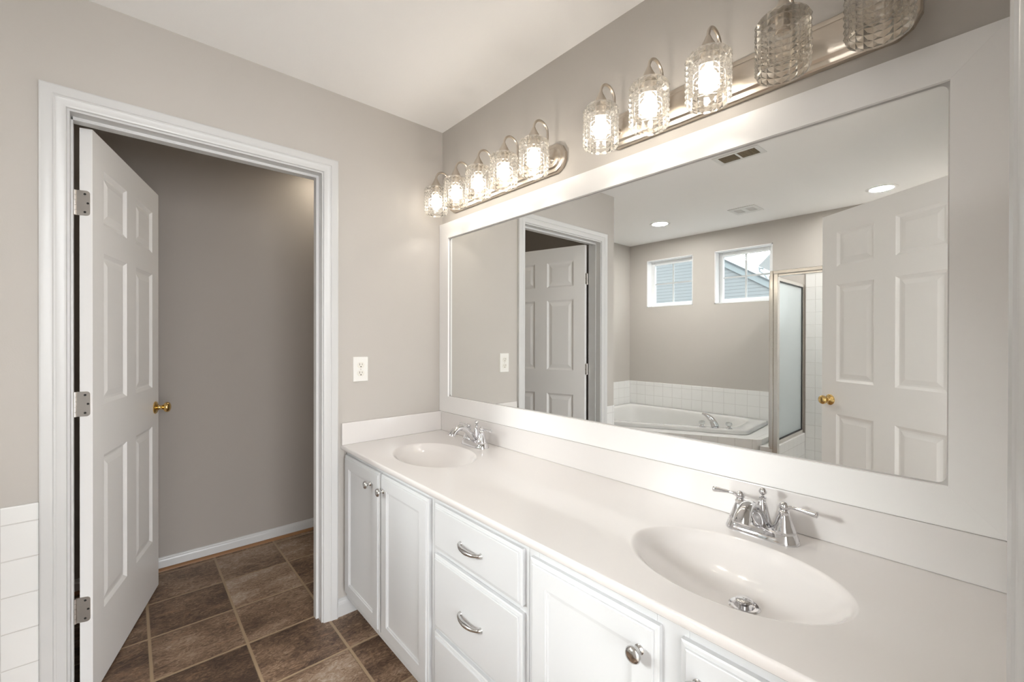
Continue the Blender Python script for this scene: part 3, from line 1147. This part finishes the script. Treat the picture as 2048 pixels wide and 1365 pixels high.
# ------------------------------------------------------------------ ceiling fittings
def can(label, x, y, lens='lens'):
    t = thing('recessed_light', label, 'ceiling light', (x, y, H), group='recessed ceiling lights')
    obj('trim_ring', MB().lathe([(.070, -.001), (.072, -.005), (.082, -.007), (.094, -.004), (.096, 0)], (0, 0, 0), (0, 0, 1), 48, False, False), M['ceil'], t, smooth=True)
    obj('lamp_lens', MB().lathe([(.071, -.0005), (.071, -.003), (.001, -.004)], (0, 0, 0), (0, 0, 1), 40), M[lens], t)
    return t


can('recessed ceiling light above the tub', -.165, -2.62)
can('recessed ceiling light seen above the entry door in the mirror', 1.462, -2.945)
can('recessed ceiling light inside the toilet room', -.86, -.30, 'lens_dim')

rg = thing('return_grille', 'white ceiling grille with two brown mesh fields nearer the mirror', 'vent', (.978, -1.533, H))
m = MB()
for a, b_, c, d in ((-.135, .135, .052, .072), (-.135, .135, -.072, -.052), (-.135, -.108, -.052, .052), (.108, .135, -.052, .052), (-.006, .006, -.052, .052)):
    m.box(a, b_, c, d, -.006, 0)
rg.rotation_euler = (0, 0, R(2))
obj('grille_frame', m, M['ventgrey'], rg, bevel=.002)
for a, b_ in ((-.108, -.006), (.006, .108)):
    obj('duct_filter', MB().box(a, b_, -.052, .052, -.0012, -.0004), M['dust'], rg)
    m = MB()
    n = 12
    for k in range(1, n):
        x = a + (b_ - a) * k / n
        m.box(x - .0008, x + .0008, -.052, .052, -.0045, -.0015)
    for k in range(1, 14):
        y = -.052 + .104 * k / 14
        m.box(a, b_, y - .0007, y + .0007, -.0043, -.0017)
    obj('wire_mesh', m, M['wire'] if 'wire' in M else M['dust'], rg)
sv = thing('supply_register', 'small white louvred ceiling register near the window wall', 'vent', (.575, -2.752, H), R(2))
m = MB()
m.box(-.11, .11, -.105, -.055, -.006, 0); m.box(-.11, .11, .055, .105, -.006, 0); m.box(-.11, -.08, -.055, .055, -.006, 0); m.box(.08, .11, -.055, .055, -.006, 0); m.box(-.02, .02, -.055, .055, -.006, 0)
obj('register_frame', m, M['ventgrey'], sv, bevel=.002)
obj('duct_opening', MB().box(-.08, .08, -.055, .055, -.001, -.0003), M['dark'], sv)
for sgn in (-1, 1):
    m = MB()
    for k in range(6):
        x = sgn * (.026 + k * .0100)
        q = [(x - .0030, -.0058), (x - .0018, -.0058), (x + .0016, -.0014), (x + .0004, -.0014)]
        m.loft([[(a, -.055, c) for a, c in q], [(a, .055, c) for a, c in q]])
    obj('louver', m, M['ventgrey'], sv)

# ------------------------------------------------------------------ tub, deck and tub faucet
def resample(poly, n, rnd):
    """evenly spaced points of the polygon with corners rounded by radius rnd"""
    pts = []
    k = len(poly)
    for i in range(k):
        p0, p1, p2 = Vector(poly[i - 1]), Vector(poly[i]), Vector(poly[(i + 1) % k])
        a, c = (p0 - p1).normalized(), (p2 - p1).normalized()
        s, e = p1 + a * rnd, p1 + c * rnd
        for j in range(9):
            t = j / 8
            pts.append(s * (1 - t) ** 2 + p1 * 2 * t * (1 - t) + e * t * t)
    L = [0]
    cl = pts + [pts[0]]
    for p, q in zip(cl, cl[1:]):
        L.append(L[-1] + (q - p).length)
    out = []
    j = 0
    for i in range(n):
        d = L[-1] * i / n
        while L[j + 1] < d:
            j += 1
        t = (d - L[j]) / max(L[j + 1] - L[j], 1e-9)
        out.append(cl[j].lerp(cl[j + 1], t))
    return out


tubp = [(-.925, YB + .025), (.60, YB + .025), (.655, -2.575), (-.925, -1.80)]
inn = [(-.83, -3.18), (.47, -3.18), (.52, -2.66), (.10, -2.44), (-.83, -2.00)]
base = [(-.70, -3.05), (.28, -3.05), (.30, -2.78), (.02, -2.66), (-.70, -2.30)]
o_, o2_ = resample(tubp, 96, .05), resample([(x * .997, y) for x, y in tubp], 96, .05)


def align(ref, ring):
    """start each ring at the point in the same direction as the reference ring"""
    c = sum((p for p in ref), Vector((0, 0))) / len(ref)
    out = []
    for p in ref:
        d = (p - c)
        a = math.atan2(d.y, d.x)
        best = min(ring, key=lambda q: abs((math.atan2((q - c).y, (q - c).x) - a + math.pi) % (2 * math.pi) - math.pi))
        out.append(best)
    return out


in_ = align(o_, resample(inn, 960, .16))
ba_ = align(o_, resample(base, 960, .14))
Z = lambda ring, z: [(p.x, p.y, z) for p in ring]
mid = [i.lerp(b_, .45) for i, b_ in zip(in_, ba_)]
lip = [i.lerp(o, .10) for i, o in zip(in_, o_)]
m = MB().loft([Z(o_, .499), Z(o_, .522), Z([o.lerp(i, .02) for o, i in zip(o_, in_)], .530), Z([o.lerp(i, .06) for o, i in zip(o_, in_)], .533), Z(lip, .530), Z(in_, .520), Z([i.lerp(b_, .08) for i, b_ in zip(in_, ba_)], .49), Z(mid, .30), Z([i.lerp(b_, .85) for i, b_ in zip(in_, ba_)], .14), Z(ba_, .10)], False, True)
dko = align(o_, resample([(-.94, YB + .010), (.79, YB + .010), (.79, -2.485), (-.94, -1.640)], 3840, .003))
dki = [o.lerp(i, .35) for o, i in zip(o_, in_)]
tub = tag(obj('bathtub', m, M['acrylic'], smooth=True, angle=60, recalc=False), 'white corner soaking tub with an angled front rim below the windows', 'bathtub')
bm2 = bmesh.new(); bm2.from_mesh(tub.data); bmesh.ops.recalc_face_normals(bm2, faces=bm2.faces)
bm2.to_mesh(tub.data); bm2.free()
og = tub.location

struct('tub_deck', MB().loft([Z(dki, 0), Z(dki, .497), Z(dko, .497), Z(dko, 0)], False, False), M['tile_x'], 'white tiled deck with an angled front below the tub', 'tub deck')

tf = thing('tub_faucet', 'chrome arched spout between two clear knobs on the tub rim', 'faucet', (.42, -2.52, .533))
m = MB()
m.lathe([(.030, 0), (.031, .004), (.024, .010)], (0, 0, 0), (0, 0, 1), 28)
sp = spline([(0, 0, .005, .036), (-.022, -.016, .040, .034), (-.062, -.046, .070, .031), (-.110, -.084, .086, .026), (-.155, -.120, .088, .020)], 6)
m.tube([p[:3] for p in sp], [p[3] for p in sp], 20, .55)
obj('spout', m, M['chrome'], tf, smooth=True, angle=60)
for s in (-1, 1):
    hx, hy = s * .095, -s * .048
    m = MB().lathe([(.026, 0), (.027, .004), (.014, .012), (.012, .022)], (hx, hy, 0), (0, 0, 1), 24)
    h = obj('handle', m, M['chrome'], tf, smooth=True, angle=50)
    obj('crystal_knob', MB().lathe([(.014, .022), (.026, .030), (.029, .042), (.024, .054), (.001, .057)], (hx, hy, 0), (0, 0, 1), 8), M['crystal'], h)

# ------------------------------------------------------------------ shower enclosure
se = thing('shower_enclosure', 'metal-framed shower enclosure with an obscure glass side panel', 'shower enclosure', (.89, -2.47, .10))
og = se.location
m = MB()
m.box(.874, .896, -2.468, -2.418, .456, 1.83); m.box(.896, .926, -2.475, -2.430, .101, 1.83); m.box(.891, .896, -2.468, -2.430, .101, .455)
obj('corner_post', m, M['alu'], se, og, bevel=.004)
m = MB()
m.box(.874, XC2 - .011, -2.475, -2.425, 1.805, 1.832); m.box(.926, XC2 - .011, -2.470, -2.432, 1.785, 1.803)
obj('header_rail', m, M['alu'], se, og, bevel=.004)
m = MB()
pa, pb = YB + .012, -2.476
m.box(.850, .880, pa, pb, .4555, .490); m.box(.850, .880, pa, pb, 1.775, 1.803); m.box(.850, .880, pa, pa + .030, .490, 1.775); m.box(.850, .880, pb - .022, pb, .490, 1.775)
sf = obj('side_panel_frame', m, M['alu'], se, og, bevel=.003)
m = MB()
for a, b_, c, d in ((pa + .030, pa + .040, .490, 1.775), (pb - .030, pb - .022, .490, 1.775), (pa + .04, pb - .03, .490, .498), (pa + .04, pb - .03, 1.768, 1.775)):
    m.box(.858, .878, a, b_, c, d)
obj('gasket', m, M['gasket'], sf, og)
obj('obscure_glass', MB().box(.862, .868, pa + .03, pb - .022, .49, 1.775), M['frost'], sf, og)
m = MB()
m.box(XC2 - .038, XC2 - .011, -2.470, -2.432, .101, 1.785)
obj('wall_jamb', m, M['alu'], se, og, bevel=.003)
m = MB().box(.926, XC2 - .038, -2.470, -2.432, .101, .118)
obj('sill_track', m, M['alu'], se, og, bevel=.003)

pan = struct('shower_floor', MB().box(.8915, XC2 - .0115, YB + .0115, -2.5305 + .10, .001, .045), M['acrylic'], 'white moulded shower pan behind the tiled curb', 'shower floor', bevel=.008)
obj('drain', MB().lathe([(.001, .0025), (.036, .0025), (.042, .0005)], (1.44, -2.86, .045), (0, 0, 1), 32), M['chrome'], pan, pan.location, smooth=True)

# ------------------------------------------------------------------ neighbouring house outside the windows
YH = -14.0
nh = thing('neighbor_house', 'grey lap-sided house gable outside the windows', 'house', (-6, YH - 3, -3))
og = nh.location
sl = (3.199 - 4.021) / (-2.819 + 4.168)
zr = lambda x: 4.021 + sl * (x + 4.168)
xp = -8.5
m = MB().prism([(-16, -3), (-1.0, -3), (-1.0, zr(-1.0)), (xp, zr(xp)), (-16, zr(xp) + sl * 7.5)], lambda a, b_, t: (a, t, b_), YH, YH - 6)
obj('siding_wall', m, M['siding'], nh, og)
m = MB()
m.prism([(-.55, zr(-.55)), (-.55, zr(-.55) - .22), (xp, zr(xp) - .22), (-16.4, zr(xp) + sl * 7.9 - .22), (-16.4, zr(xp) + sl * 7.9), (xp, zr(xp))], lambda a, b_, t: (a, t, b_), YH + .01, YH + .06)
obj('rake_board', m, M['roof'], nh, og)
m = MB()
m.prism([(-.5, zr(-.5) + .005), (xp, zr(xp) + .005), (-16.5, zr(xp) + sl * 8 + .005), (-16.5, zr(xp) + sl * 8 + .05), (xp, zr(xp) + .05), (-.5, zr(-.5) + .05)], lambda a, b_, t: (a, t, b_), YH + .10, YH - 6)
obj('roof', m, M['shingle'], nh, og)
m = MB()
m.tube([(-2.86, YH - .15, zr(-2.86)), (-3.00, YH - .15, 3.46), (-3.13, YH - .15, 3.56), (-3.145, YH - .15, 3.70)], .022, 10)
m.tube([(-3.15, YH - .15, 3.655), (-3.03, YH - .15, 3.65)], .022, 10)
m.tube([(-3.03, YH - .15, 3.60), (-3.03, YH - .15, 3.69)], .018, 10)
obj('antenna_mount', m, M['roof'], nh, og)
